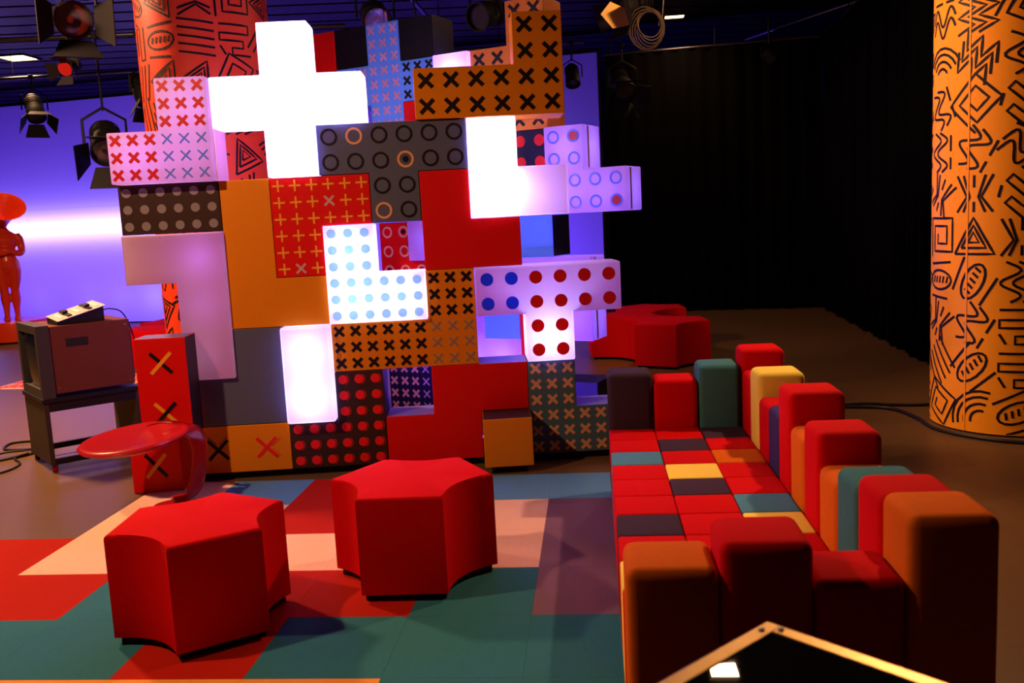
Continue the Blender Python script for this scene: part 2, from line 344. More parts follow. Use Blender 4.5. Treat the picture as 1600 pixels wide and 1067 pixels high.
def block(fr, cells, m, label, p=0., depth=1., bev=.004, side=None, name='wall_block', marks=None, lamps=None, strips=(), cat='block', group=None):
    c0 = min(c for c, r in cells); rm = max(r for c, r in cells); S = set(cells); g = .0015
    root_loc = fr.o+fr.D*((c0+fr.off)*CE)-fr.N*(p*CE); root_loc.z = zrow(rm+1)
    v = []; f = []; mi = []; idx = {}
    dp = depth*CE-.002
    def V(x, y, z):
        k = (round(x, 5), round(y, 5), round(z, 5))
        if k not in idx: idx[k] = len(v); v.append(k)
        return idx[k]
    for c, r in cells:
        x0, x1 = (c-c0)*CE, (c-c0+1)*CE; z0, z1 = (rm-r)*CE, (rm-r+1)*CE
        f.append((V(x0, 0, z0), V(x1, 0, z0), V(x1, 0, z1), V(x0, 0, z1))); mi.append(0)
        f.append((V(x1, dp, z0), V(x0, dp, z0), V(x0, dp, z1), V(x1, dp, z1))); mi.append(0)
        for dc, dr, a, b in ((1, 0, (x1, z0), (x1, z1)), (-1, 0, (x0, z1), (x0, z0)), (0, -1, (x1, z1), (x0, z1)), (0, 1, (x0, z0), (x1, z0))):
            if (c+dc, r+dr) not in S:
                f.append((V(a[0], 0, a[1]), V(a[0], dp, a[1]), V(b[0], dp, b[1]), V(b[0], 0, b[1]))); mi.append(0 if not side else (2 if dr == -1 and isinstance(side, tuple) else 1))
    me = pd(name, v, f)
    for q, k in zip(me.polygons, mi): q.material_index = k
    bm = bmesh.new(); bm.from_mesh(me)
    bmesh.ops.dissolve_limit(bm, angle_limit=.02, verts=bm.verts, edges=bm.edges, delimit={'MATERIAL'})
    bmesh.ops.recalc_face_normals(bm, faces=bm.faces)
    # small joint between neighbours: pull side walls in
    for x in bm.verts:
        n = Vector((0, 0, 0))
        for q in x.link_faces:
            if abs(q.normal.y) < .5: n += q.normal
        x.co -= Vector((max(-1, min(1, n.x)), 0, max(-1, min(1, n.z))))*g
    e = [x for x in bm.edges if len(x.link_faces) == 2 and x.calc_face_angle(0) > .5]
    bmesh.ops.bevel(bm, geom=e, offset=bev, segments=2, profile=.5, affect='EDGES', clamp_overlap=True)
    bm.to_mesh(me); bm.free()
    o = mesh_obj(name, me, ([m]+list(side) if isinstance(side, tuple) else [m, side]) if side else m, None, root_loc, -fr.a)
    tag(o, label, cat, group)
    for c, r, kind, mm, n in (marks or []):        # n marks per cell side; kind may be a callable(i,j)->(kind,mat)
        for j in range(n):
            for i in range(n):
                kk, m2 = kind(i, j) if callable(kind) else (kind, mm)
                for q in ([(kk, m2)] if isinstance(kk, str) else kk):
                    mark(q[0], q[1], o, (c-c0+(i+.5)/n)*CE, (rm-r+1-(j+.5)/n)*CE, rot=0)
    for c, r, pw in (lamps or []):
        lamp('POINT', 'led', ((c-c0+.5)*CE, dp*.5, (rm-r+.5)*CE), pw*((1.6 if pw > 2 else 1.0) if fr is FRONT else 2.6), (LED if pw > 2 else LEDP) if fr is FRONT else LEDV, o, shadow_soft_size=.06)
    for c, r in strips:
        MB().box(0, .003, 0, .028, .01, CE-.01).build('trim_strip', trim_tan, o, ((c-c0+1)*CE-g-.001, .07, (rm-r)*CE))
    return o
def each(cells, kind, m, n): return [(c, r, kind, m, n) for c, r in cells]
B = block
# --- front wall
B(FRONT, [(-3, -1), (-4, 0), (-3, 0)], acrylic, 'opal light box with red and thin blue crosses at the top left of the wall', .3, 1.2, .008, name='light_box',
  marks=each([(-3, -1), (-4, 0)], 'X', l_red, 3)+each([(-3, 0)], 'x', l_sky, 3), lamps=[(-4, 0, 1.6), (-3, 0, .6), (-3, -1, .8)], strips=[(-3, -1), (-3, 0)])
cross = [(-1, -2), (-2, -1), (-1, -1), (0, -1), (-1, 0)]
B(FRONT, cross, acrylic, 'glowing white cross-shaped light box, the brightest on the wall', .1, .8, .008, name='light_box', lamps=[(c, r, 9) for c, r in cross])
def ringf(base):
    def fn(c, r):
        def g(i, j):
            x, y = 2*c+i, 2*r+j
            if (x, y) in ((1, 0), (2, 3)): return ('O', p_peach)
            if (x, y) == (3, 1): return ([('O', p_peach), ('s', p_black)], None)
            return ('O', p_black)
        return g
    return fn
rf = ringf(0)
B(FRONT, [(0, 0), (1, 0), (2, 0), (1, 1)], paint_grey, 'grey T-shaped block with black and peach rings', marks=[(c, r, rf(c, r), None, 2) for c, r in [(0, 0), (1, 0), (2, 0), (1, 1)]])
gl = [(2, -1), (3, -1), (4, -1), (4, -2)]
B(FRONT, gl, paint_gold, 'ochre L-shaped block with large black crosses at the top of the wall', .08, 1, marks=each(gl, 'K', p_black, 2))
B(FRONT, [(3, 0), (3, 1), (4, 1)], acrylic, 'blank glowing L-shaped light box under the ochre block with large crosses', .08, .9, .008, name='light_box', lamps=[(3, 0, 9), (3, 1, 9), (4, 1, .4)])
B(FRONT, [(-4, 1), (-3, 1)], paint_brown, 'dark brown block with grey dots under the crossed light box', marks=each([(-4, 1), (-3, 1)], 'd', p_grey, 3))
B(FRONT, [(-2, 1), (-2, 2), (-2, 3), (-1, 3)], paint_gold, 'plain yellow ochre L-shaped block in the middle of the wall')
def plusf(c, r):
    def g(i, j):
        x, y = 3*(c+1)+i, 3*(r-1)+j
        return ('p', p_mauve) if (x, y) in ((3, 1), (1, 5)) else ('P', p_gold)
    return g
B(FRONT, [(-1, 1), (0, 1), (-1, 2)], paint_red, 'red block with rows of thin gold plus signs', marks=[(c, r, plusf(c, r), None, 3) for c, r in [(-1, 1), (0, 1), (-1, 2)]])
dl = [(0, 2), (0, 3), (1, 3)]
B(FRONT, dl, acrylic, 'glowing L-shaped light box with pale cyan dots', .1, .9, .008, name='light_box', marks=each(dl, 'c', l_cyan, 3), lamps=[(c, r, 5) for c, r in dl])
B(FRONT, [(2, 1), (2, 2), (3, 2)], paint_red, 'plain red L-shaped block beside the grey ringed block')
B(FRONT, [(2, 3), (0, 4), (1, 4), (2, 4)], paint_gold, 'ochre block with small thick black and thin grey crosses', marks=each([(2, 3), (0, 4), (1, 4)], 'X', p_black, 3)+each([(2, 4)], 'x', p_grey, 3))
tt = [(3, 3), (4, 3), (5, 3), (4, 4)]
B(FRONT, tt, acrylic, 'T-shaped opal light box with blue and red dots', .15, 1, .01, name='light_box', marks=each([(3, 3)], 'D', l_blue, 2)+each(tt[1:], 'D', l_red, 2), lamps=[(4, 4, 4.5), (4, 3, .5), (3, 3, .45), (5, 3, .25)])
B(FRONT, [(-4, 2), (-3, 2), (-3, 3), (-3, 4)], acrylic, 'dim pink opal L-shaped light box on the left of the wall', .1, .9, .008, name='light_box', lamps=[(-3, 2, .8), (-3, 3, .35), (-3, 4, .15)])
B(FRONT, [(-2, 4), (-3, 5), (-2, 5)], paint_grey, 'plain grey block beside the upright glowing light box')
B(FRONT, [(-1, 4), (-1, 5)], acrylic, 'upright rectangular glowing light box with rounded corners', .25, 1.1, .014, name='light_box', lamps=[(-1, 4, 4), (-1, 5, 4.5)])
def bigx(o, x, z, m1, m2, s=.075, hw=.0105, flip=1, out=None, y=0):
    for k, (mm, a) in enumerate(((m1, -45*flip), (m2, 45*flip))):
        MB().box(-s*1.15, s*1.15, -TH*(k+1)-.0006+y, y, -hw, hw, Matrix.Rotation(R(a), 4, 'Y')).build('cross_bar', mm, o, (x, 0, z))
    if out:
        for a in out:
            ca, sa = math.cos(R(a)), math.sin(R(a)); bx = x; 
            MB().box(.012, s*1.1, -TH-.0006, 0, -.002, .002, Matrix.Rotation(R(-a), 4, 'Y')).build('cross_outline', m1, o, (x+out[2][0] if False else x+.0, 0, z+.026) if a in (45, 135) else (x+.026, 0, z))
gx = B(FRONT, [(-3, 6), (-2, 6)], paint_gold, 'ochre block with one big black and one big red cross at the bottom left')
bigx(gx, .15, .15, p_black, p_black, out=(45, 135)); bigx(gx, .45, .15, p_red, p_red, out=(44, -44))
br = [(0, 5), (-1, 6), (0, 6)]
B(FRONT, br, paint_brown, 'dark brown block with rows of red dots at the bottom of the wall', marks=each(br, 'A', p_red, 3))
B(FRONT, [(2, 5), (3, 5), (1, 6), (2, 6)], paint_red, 'plain red S-shaped block at the bottom of the wall', side=(paint_red, paint_pale_blue_lit))
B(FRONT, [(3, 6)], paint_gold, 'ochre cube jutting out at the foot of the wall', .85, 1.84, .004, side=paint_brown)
te = [(4, 5), (4, 6), (5, 6)]
B(FRONT, te, paint_teal, 'grey-teal L-shaped block with peach crosses next to the sofa', side=(paint_teal, paint_pale_blue_lit), marks=each(te, 'X', p_peach, 3))
kp = MB().box(-.86, 1.76, .03, .27, 0, .045).build('wall_plinth', paint_black); tag(kp, 'low black plinth under the front block wall', 'plinth')
# --- back wall, turned 30 degrees
B(BACK, [(-2, -3), (-2, -2), (-2, -1)], paint_red, 'tall plain red block showing beside the glowing cross')
bx = [(-1, -2), (0, -3), (0, -2), (0, -1)]
B(BACK, bx+[(1, -2)], paint_blue, 'blue block with pink and black crosses in the rear wall', marks=each(bx, 'X', p_ltpink, 3)+each([(1, -2)], 'X', p_black, 3))
B(BACK, [(-1, -3)], paint_black, 'black cube left of the blue crossed block stem in the rear wall')
B(BACK, [(1, -3)], paint_black, 'black cube right of the blue crossed block stem in the rear wall')
B(BACK, [(1, -1), (1, 0), (2, -1)], paint_red, 'red block half hidden behind the ochre block with large crosses')
B(BACK, [(2, -2)], acrylic, 'small glowing light box left of the rear orange crosses', .1, .9, .008, name='light_box', lamps=[(2, -2, 7)])
ox = [(3, -2), (4, -2), (4, -3)]
B(BACK, ox, paint_orange, 'orange block with black crosses rising behind the ochre block', marks=each(ox, 'K', p_black, 2))
B(BACK, [(3, -1), (4, -1)], paint_orange, 'orange crossed block peeking out under the ochre block', marks=each([(3, -1), (4, -1)], 'K', p_black, 2))
B(BACK, [(3, 0), (4, 0)], paint_navy, 'navy block with red dots behind the blank L-shaped light box', marks=each([(3, 0), (4, 0)], 'D', p_red, 2))
def rg(c, r):
    def g(i, j):
        x, y = 2*(c-5)+i, 2*r+j
        return ([('o', l_sky), ('F', l_red)], None) if (x, y) in ((1, 0), (3, 3)) else ('o', l_sky)
    return g
rr = [(5, 0), (5, 1), (6, 1)]
B(BACK, rr, acrylic, 'opal light box with pale blue rings at the right end of the rear wall', .3, 1.0, .01, name='light_box', marks=[(c, r, rg(c, r), None, 2) for c, r in rr], lamps=[(5, 0, 1.0), (5, 1, .8), (6, 1, .6)], strips=[(5, 0), (6, 1)])
B(BACK, [(3, 2), (4, 2)], paint_blue, 'plain blue block with a black end in the rear wall', side=paint_black)
B(BACK, [(3, 3), (4, 3), (5, 3), (5, 4)], acrylic, 'pale violet light box behind the dotted T-shaped box', .15, .9, .01, name='light_box', lamps=[(4, 3, .5), (5, 3, .5), (5, 4, .5)], strips=[(5, 3), (5, 4)])
def rrf(c, r):
    def g(i, j): return ([('o', p_peach), ('s', p_black)], None) if (i, j) in ((1, 0),) and r == 2 or (i, j) == (0, 0) and r == 3 else ('o', p_peach)
    return g
B(BACK, [(0, 2), (0, 3), (1, 3)], paint_red, 'red block with peach rings seen through the wall opening', marks=[(c, r, rrf(c, r), None, 2) for c, r in [(0, 2), (0, 3), (1, 3)]])
B(BACK, [(1, 2)], acrylic, 'lavender light box seen beside the peach rings', .2, .9, .008, name='light_box', lamps=[(1, 2, .4)])
nx = [(0, 5), (0, 6), (1, 5), (1, 6)]
B(BACK, nx, paint_navy, 'navy block with dull ochre crosses seen through the lowest opening', marks=each([(0, 5), (0, 6)], 'X', p_peach, 3)+each([(1, 5), (1, 6)], 'x', p_mauve, 3))
B(BACK, [(0, 4), (1, 4)], acrylic, 'violet light box above the navy crossed block', .5, 1.2, .008, name='light_box', lamps=[(0, 4, 1.2), (1, 4, 1.2)])
B(BACK, [(3, 4)], paint_blue, 'blue cube seen through the opening left of the dotted T stem')
B(BACK, [(2, 4), (2, 5), (3, 5)], acrylic, 'lavender light box around the blue cube in the rear wall', .0, .9, .008, name='light_box', lamps=[(2, 5, 1.2), (3, 5, 1.2)])
B(BACK, [(4, 4), (4, 5)], paint_red, 'narrow red block just left of the dotted T stem in the rear wall')
B(BACK, [(2, 6), (3, 6), (4, 6), (5, 6)], paint_navy, 'dark navy base block at the foot of the rear wall')
tag(MB().box(-.2, 1.6, .03, .27, 0, .045).build('wall_plinth', paint_black, None, BACK.o+BACK.D*(-.1), -BACK.a), 'low black plinth under the rear block wall', 'plinth')
lb = empty('added_led_bar', (.95, .52, 0), -BACK.a*.5, label='unseen violet light bar added on the floor between the two block walls', cat='light')  # unseen bar, added to spill violet light through the wall openings
MB().box(-.6, .6, -.04, .04, 0, .05).build('housing', black_plastic, lb, bevel=.005)
MB().box(-.57, .57, -.025, .025, .05, .056).build('diffuser', emit('violet_diffuser', VIOLET, 6), lb)
lamp('AREA', 'added_bar_fill', (0, 0, .062), 60, VIOLET, lb, (0, 0, 1), shape='RECTANGLE', size=1.14, size_y=.05)
# --- stacked red blocks left of the wall
lo = B(FRONT, [(0, 6)], paint_red, 'red block with a black and gold cross on the floor under the glossy table', 0, 1); lo.location = (-1.222, -.19, 0)
lo.scale.z = 1.15
bigx(lo, .15, .145, p_black, p_gold, .075, .011, -1)
hi = B(FRONT, [(0, 5), (0, 6)], paint_red, 'upright red block with two black and gold crosses left of the wall', 0, .7, side=(paint_brown, paint_pale_blue_lit)); hi.location = (-1.112, -.25, .3455)  # brown sides paint their shade, the pale top its lit reflection
bigx(hi, .15, .45, p_black, p_gold, .075, .011, -1); bigx(hi, .15, .15, p_gold, p_black, .075, .011, -1)

# ------------------------------------------------------------------ sofa
sofa = empty('modular_sofa', HH*1.672+DD*(-.74)+Vector((0, 0, .0065)), -PHI, label='patchwork sofa of upholstered red, orange, teal and yellow blocks', cat='sofa')
FB = {'r': fab_red, 'd': fab_dark, 'b': fab_blue, 't': fab_teal, 'y': fab_yellow, 'o': fab_orange, 'n': fab_navy}
PV = .230
UX = [0, .237, .470, .692, .915]
def cushion(name, i, k, z1, ch, rad):
    x0, x1 = UX[i], UX[i+1]; y1 = -PV*k; y0 = y1-PV; g = .001
    mb = MB().box(x0+g, x1-g, y0+g, y1-g, .04, z1)
    return mb.build(name, FB[ch], sofa, bevel=rad, seg=4, smooth=True)
seat = ['rrbrrrdryr', 'rdrydrrrrr', 'drorrbyrrr']  # last column starts dark to paint the shade below the teal arm
for i, q in enumerate(seat):
    for k, ch in enumerate(q): cushion('seat_block', i, k, .40, ch, .010)
for i, (z, ch) in enumerate(((.695, 'd'), (.655, 'r'), (.725, 't'))): cushion('arm_block', i, -1, z, ch, .032)
for i, (z, ch) in enumerate(((.64, 'o'), (.705, 'r'), (.605, 'r'))): cushion('arm_block', i, 10, z, ch, .03)
for k, (z, ch) in enumerate(((.80, 'r'), (.70, 'r'), (.755, 'y'), (.65, 'r'), (.66, 'n'), (.80, 'r'), (.675, 'o'), (.75, 'r'), (.645, 'o'), (.705, 't'), (.745, 'r'), (.765, 'o'))):
    cushion('back_block', 3, k-1, z, ch, .032)
MB().box(.03, UX[4]-.03, -PV*11+.03, PV-.03, 0, .045).build('base', paint_black, sofa)

# ------------------------------------------------------------------ poufs
def pouf_poly(e, sag=.16):
    c = []; hexv = [(e*math.cos(R(60*i-120)), e*math.sin(R(60*i-120))) for i in range(6)]   # edge 0: front flat
    for i in range(6):
        a = Vector(hexv[i]); b = Vector(hexv[(i+1) % 6])
        if i % 2 == 0: c.append(a); continue
        n = -((a+b)/2).normalized()
        for t in range(8): s = t/8; c.append(a.lerp(b, s)+n*(4*s*(1-s))*sag*e)
    return [(p.x, p.y) for p in c]
PM = {}
def pouf(x, y, rot, e, h, label, group=None):
    o = empty('pouf', (x, y, .0065 if y < 0 else 0), R(rot), label=label, cat='pouf', group=group)
    if e not in PM:
        bm = bmesh.new(); poly = pouf_poly(e); n = len(poly)
        lo = [bm.verts.new((px, py, .03)) for px, py in poly]; hi = [bm.verts.new((px, py, h)) for px, py in poly]
        top = bm.faces.new(hi); bm.faces.new(lo[::-1])
        for i in range(n): bm.faces.new((lo[i], lo[(i+1) % n], hi[(i+1) % n], hi[i]))
        ed = [q for q in top.edges]+[q for q in bm.edges if len(q.link_faces) == 2 and abs(q.verts[0].co.z-q.verts[1].co.z) > .1 and q.calc_face_angle(0) > .5]
        bmesh.ops.bevel(bm, geom=ed, offset=.016, segments=3, profile=.5, affect='EDGES', clamp_overlap=True)
        tri = [q for q in bm.faces if len(q.verts) > 12]
        bmesh.ops.poke(bm, faces=[q for q in tri if q.normal.z > .5])
        for q in bm.verts:
            if abs(q.co.x) < .03 and abs(q.co.y) < .03 and q.co.z > .2: q.co.z += .006
        for q in bm.faces: q.smooth = True
        for q in bm.edges:
            if len(q.link_faces) == 2 and q.calc_face_angle(0) > .7: q.smooth = False
        me = bpy.data.meshes.new('cover'); bm.to_mesh(me); bm.free(); me.materials.append(fab_red)
        f = MB(); f.prism([(px*.93, py*.93) for px, py in poly], 0, .032); fo = f.build('foot', paint_black, o); PM[e] = (me, fo.data)
        link(bpy.data.objects.new('cover', me), o)
    else:
        link(bpy.data.objects.new('cover', PM[e][0]), o); link(bpy.data.objects.new('foot', PM[e][1]), o)
    return o
pouf(.572, -1.752, -6, .358, .44, 'red fabric pouf on the carpet in front of the wall centre')
pouf(-.242, -2.13, 28, .342, .435, 'red fabric pouf nearest the camera on the left of the carpet')
e2 = .43; ap = 2*e2*math.cos(R(30))+.004
cx, cy = 2.83, 3.42; th = -33
pouf(cx, cy, th, e2, .44, 'red pouf at the front of the cluster behind the sofa', 'red poufs clustered behind the sofa')
cx2, cy2 = cx+ap*math.cos(R(th+150)), cy+ap*math.sin(R(th+150))
pouf(cx2, cy2, th+180, e2, .44, 'middle red pouf of the cluster behind the sofa', 'red poufs clustered behind the sofa')
cx3, cy3 = cx2+ap*math.cos(R(th+90)), cy2+ap*math.sin(R(th+90))
pouf(cx3, cy3, th, e2, .44, 'rearmost red pouf of the cluster behind the sofa, near the black curtain', 'red poufs clustered behind the sofa')
pouf(-2.95, 5.5, 10, e2, .44, 'red pouf behind the television, beside the red column', 'red poufs behind the television')
pouf(-2.95, 5.5+ap*1.02, 190, e2, .44, 'farther red pouf behind the television, in front of the backdrop', 'red poufs behind the television')

# ------------------------------------------------------------------ television on stand
TA = R(37)
st = empty('television_stand', (-1.985, .44, 0), TA, label='black open-sided stand under the boxy television', cat='stand')
stand_m = mat('stand_brown', (.045, .032, .026), .5, .1)
SW, SD = .62, .56
for x in (0, SW-.03): MB().box(x, x+.03, .0, SD, .05, .47).build('side_panel', stand_m, st, bevel=.003)
MB().box(-.01, SW+.01, -.01, SD+.01, .47, .50).build('top', black_plastic, st, bevel=.004)
for y in (0, SD-.03):
    MB().box(.03, SW-.03, y, y+.03, .05, .09).build('bottom_rail', black_plastic, st)
    MB().box(.03, SW-.03, y, y+.03, .41, .47).build('top_rail', black_plastic, st)
for x in (.03, SW-.03):
    for y in (.03, SD-.03): MB().lathe([(.012, 0), (.018, .008), (.018, .03), (.012, .052)], 12).build('caster', gloss_red if x < .1 and y < .1 else black_plastic, st, (x, y, 0), smooth=True)
tv = empty('television', (-1.985, .44, .50), TA, label='boxy brown-grey television monitor with its screen turned to the left', cat='television')
tv_m = mat('tv_shell', (0.14, 0.035, 0.015), .55, .08, 80, .1)
sh = MB().box(.075, .60, .015, SD-.02, .02, .475).build('shell', tv_m, tv, bevel=.006)
bz = MB()
for a in ((0, .08, 0, .05), (0, .08, SD-.055, SD-.005)): bz.box(a[0], a[1], a[2], a[3], .0, .485)
bz.box(0, .08, .05, SD-.055, .0, .06); bz.box(0, .08, .05, SD-.055, .43, .485)
bz.build('bezel', mat('tv_bezel', (.05, .045, .04), .5, .1), tv)
sm = MB(); n = 8; v = []; f = []
for i in range(n+1):
    for j in range(n+1):
        a, b = i/n*2-1, j/n*2-1; v.append((.028-.018*(1-a*a)*(1-b*b)**.5 if abs(b) < 1 else .028, .05+(SD-.105)*i/n, .06+.37*j/n))
f = [(i*(n+1)+j, (i+1)*(n+1)+j, (i+1)*(n+1)+j+1, i*(n+1)+j+1) for i in range(n) for j in range(n)]
mesh_obj('screen', pd('screen', v, f), mat('tv_glass', (.02, .025, .03), .08, .02, coat=.5), tv, smooth=True)
for a in (.0145,): MB().box(.18, .32, .012, .0155, .33, .385).build('handle_recess', mat('tv_dark', (.02, .018, .016), .6), sh)
for x, z in ((.10, .44), (.11, .06), (.57, .44), (.57, .05)): MB().lathe([(.006, 0), (.005, .003)], 10, Matrix.Rotation(R(90), 4, 'X')).build('screw', steel, sh, (x, .016, z))
MB().box(.56, .62, .06, .45, .05, .40).build('rear_housing', black_plastic, tv, bevel=.01)
cp = empty('control_panel', (-1.985+.30*math.cos(TA)-.16*math.sin(TA), .44+.30*math.sin(TA)+.16*math.cos(TA), .977), TA+R(4), label='small tilted control panel with faders lying on the television', cat='control panel')
TM = Matrix.Translation((0, 0, .012))@Matrix.Rotation(R(-14), 4, 'Y')@Matrix.Rotation(R(16), 4, 'X')
MB().add([(-.16, -.10, 0), (.15, -.10, 0), (.15, .10, 0), (-.16, .10, 0), (-.16, -.10, .022), (.15, -.10, .10), (.15, .10, .125), (-.16, .10, .045)],
         [(3, 2, 1, 0), (4, 5, 6, 7), (0, 1, 5, 4), (1, 2, 6, 5), (2, 3, 7, 6), (3, 0, 4, 7)]).build('case', black_plastic, cp)
T2 = Matrix.Translation((0, 0, .074))@Matrix.Rotation(math.atan2(.078, .31)*-1, 4, 'Y')@Matrix.Rotation(math.atan2(.023, .2), 4, 'X')
fp = MB().box(-.165, .165, -.112, .112, .0, .004, T2).build('face_plate', mat('alu_plate', (.62, .55, .48), .35, .08, metal=.6), cp)
for x in (-.07, .07): MB().box(x-.014, x+.014, -.085, .085, .004, .012, T2).build('fader_slot', black_plastic, fp)
for x, y in ((-.07, .02), (.07, -.01)): MB().box(x-.018, x+.018, y-.03, y+.03, .012, .03, T2).build('fader', mat('fader_navy', (.02, .02, .09), .4), fp, bevel=.003)
for x in (-.12, .0, .125): MB().box(x-.012, x+.012, -.06, .06, .004, .007, T2).build('label_strip', mat('label_white', (.75, .72, .7), .5), fp)
def cable(name, pts, r, label, m=black_plastic, n=10): return tag(MB().tube(spline(pts, n), r, 6).build(name, m, smooth=True), label, 'cable')
e1 = Vector((math.cos(TA), math.sin(TA), 0)); e2v = Vector((-math.sin(TA), math.cos(TA), 0)); o0 = Vector((-1.985, .44, 0))
cable('cable', [o0+e1*.46+e2v*.18+Vector((0, 0, 1.035)), o0+e1*.53+e2v*.17+Vector((0, 0, 1.045)), o0+e1*.60+e2v*.12+Vector((0, 0, 1.0)), o0+e1*.645+e2v*.08+Vector((0, 0, .8)), o0+e1*.65+e2v*.06+Vector((0, 0, .45)), o0+e1*.70+e2v*.1+Vector((0, 0, .05)), o0+e1*.75+e2v*.3+Vector((0, 0, .008))], .005, 'thin black cable dropping from the control panel behind the television')

# ------------------------------------------------------------------ glossy red table
tb = empty('side_table', (-.86, -.46, .0065), 0, label='glossy red round cantilever table in front of the stacked red blocks', cat='table')
DM = Matrix.Translation((-.155, -.17, .432))@Matrix.Rotation(R(2.5), 4, 'X')@Matrix.Rotation(R(-3), 4, 'Y')@Matrix.Scale(1.12, 4, (0, 1, 0))
prof = [(.0, -.045), (.15, -.042), (.24, -.030), (.278, -.012), (.290, .003), (.280, .014), (.265, .016), (.24, .010), (.0, .008)]
MB().lathe(prof, 56, DM, caps=False).build('top', gloss_red, tb, smooth=True)
path = spline([(-.02, -.10, .430), (.05, -.08, .440), (.115, -.05, .424), (.145, -.03, .36), (.135, -.01, .25), (.105, .0, .13), (.06, -.02, .05), (-.02, -.06, .034)], 6)
mb = MB(); v = []; f = []; n = 14
for i, p in enumerate(path):
    d = (path[min(i+1, len(path)-1)]-path[max(i-1, 0)]).normalized(); a = Vector((.25, 1, 0)).normalized(); a = (a-d*a.dot(d)).normalized(); b = d.cross(a)
    t = i/(len(path)-1); W = .075+.05*abs(t-.45); H = .022
    v += [p+a*W*math.cos(2*math.pi*k/n)+b*H*math.sin(2*math.pi*k/n) for k in range(n)]
for i in range(len(path)-1):
    for k in range(n): j = (k+1) % n; f.append((i*n+k, i*n+j, (i+1)*n+j, (i+1)*n+k))
f += [tuple(range(n))[::-1], tuple((len(path)-1)*n+k for k in range(n))]
mb.add(v, f); mb.build('leg', gloss_red, tb, smooth=True)
MB().lathe([(.0, .0), (.10, .0), (.108, .006), (.10, .014), (.05, .022), (.0, .022)], 40, Matrix.Translation((-.03, -.06, 0)), caps=False).build('base', gloss_red, tb, smooth=True)
MB().tube(spline([(-.17, .02, .438), (-.15, .07, .452), (-.08, .09, .456), (-.02, .06, .452), (-.01, .0, .440)], 6), .010, 8).build('rim_grip', gloss_red, tb, smooth=True)

# ------------------------------------------------------------------ statue
sx, sy = -6.32, 9.0
pl = empty('plinth', (sx, sy, 0), label='round red plinth under the horn-headed statue', cat='plinth')
MB().lathe([(.50, .03), (.50, .30), (.49, .33)], 48).build('drum', statue_red, pl, smooth=True)
MB().lathe([(.47, 0), (.47, .03)], 40).build('shadow_gap', paint_black, pl)
stt = empty('statue', (sx, sy, .33), R(20), label='glossy red statue with folded arms and a horn for a head', cat='statue')
def rings(path, n=18):
    v = []; f = []
    for x, y, z, a, b in path: v += [(x+a*math.cos(2*math.pi*k/n), y+b*math.sin(2*math.pi*k/n), z) for k in range(n)]
    for i in range(len(path)-1):
        for k in range(n): j = (k+1) % n; f.append((i*n+k, i*n+j, (i+1)*n+j, (i+1)*n+k))
    f += [tuple(range(n))[::-1], tuple((len(path)-1)*n+k for k in range(n))]
    return v, f
bmb = MB()
for s in (-1, 1):
    bmb.add(*rings([(s*.075, -.06, .0, .05, .10), (s*.075, -.05, .035, .05, .10), (s*.072, -.01, .08, .04, .05), (s*.07, 0, .2, .05, .058), (s*.072, .01, .33, .072, .075), (s*.075, 0, .47, .062, .062), (s*.085, 0, .62, .09, .09), (s*.09, .0, .78, .105, .115), (s*.07, 0, .88, .10, .12)]))
bmb.add(*rings([(0, .0, .74, .13, .09), (0, .01, .82, .19, .14), (0, 0, .92, .18, .13), (0, -.005, 1.02, .135, .105), (0, -.01, 1.14, .16, .12), (0, -.015, 1.25, .19, .13), (0, -.005, 1.33, .18, .10), (0, 0, 1.38, .10, .07), (0, 0, 1.44, .055, .055), (0, 0, 1.5, .05, .05)]))
for s in (-1, 1):
    bmb.tube(spline([(s*.17, .0, 1.32), (s*.225, -.01, 1.22), (s*.235, -.03, 1.08), (s*.20, -.10, 1.03), (s*.06, -.175, 1.06+.02*s), (-s*.10, -.165, 1.09+.02*s)], 5), [.062]*6+[.056]*6+[.05]*6+[.044]*6+[.036]*2, 12)
body = bmb.build('body', statue_red, stt, smooth=False)
rm = body.modifiers.new('fuse', 'REMESH'); rm.mode = 'VOXEL'; rm.voxel_size = .014; rm.use_smooth_shade = True
sm_ = body.modifiers.new('soft', 'SMOOTH'); sm_.iterations = 6; sm_.factor = .5
HM = Matrix.Translation((.0, .03, 1.44))@Matrix.Rotation(R(14), 4, 'Z')@Matrix.Rotation(R(42), 4, 'X')
hp = [(.055, 0), (.07, .07), (.125, .19), (.21, .31), (.295, .40), (.325, .425), (.315, .422), (.28, .385), (.195, .29), (.105, .18), (.05, .10), (.0, .085)]
MB().lathe(hp, 40, HM, caps=False).build('horn_head', statue_red, stt, smooth=True)
MB().lathe([(.0, .05), (.02, .055), (.026, .085), (.0, .11)], 14, HM, caps=False).build('horn_bud', statue_red, stt, smooth=True)

# ------------------------------------------------------------------ floor graphic and cables
fg = empty('floor_graphic', (-3.45, 4.42, 0), R(-12), label='red and cream doodle graphic on the floor behind the television', cat='floor sticker')
MB().box(-.78, .80, -.40, .42, 0, .003).build('sheet', mat('sticker_cream', (.75, .45, .3), .5), fg)
v, f = ribbons(doodles(1.5, .76, .25, random.Random(21)), .016, lambda a, b: (a-.75, b-.37, .0045))
tag(mesh_obj('line_print', pd('line_print', v, f), p_red, fg), 'red doodle lines')
cable('cable', [(-2.9, .62, .008), (-2.55, .86, .008), (-2.35, 1.12, .008), (-2.5, 1.42, .008), (-2.72, 1.42, .008), (-2.66, 1.2, .01), (-2.38, 1.15, .012)], .009, 'black cable looping on the floor left of the television stand')
cable('cable', [(-2.9, .98, .010), (-2.7, .98, .010), (-2.56, 1.0, .034), (-2.45, 1.05, .03)], .009, 'short straight black cable reaching the plug beside the stand')
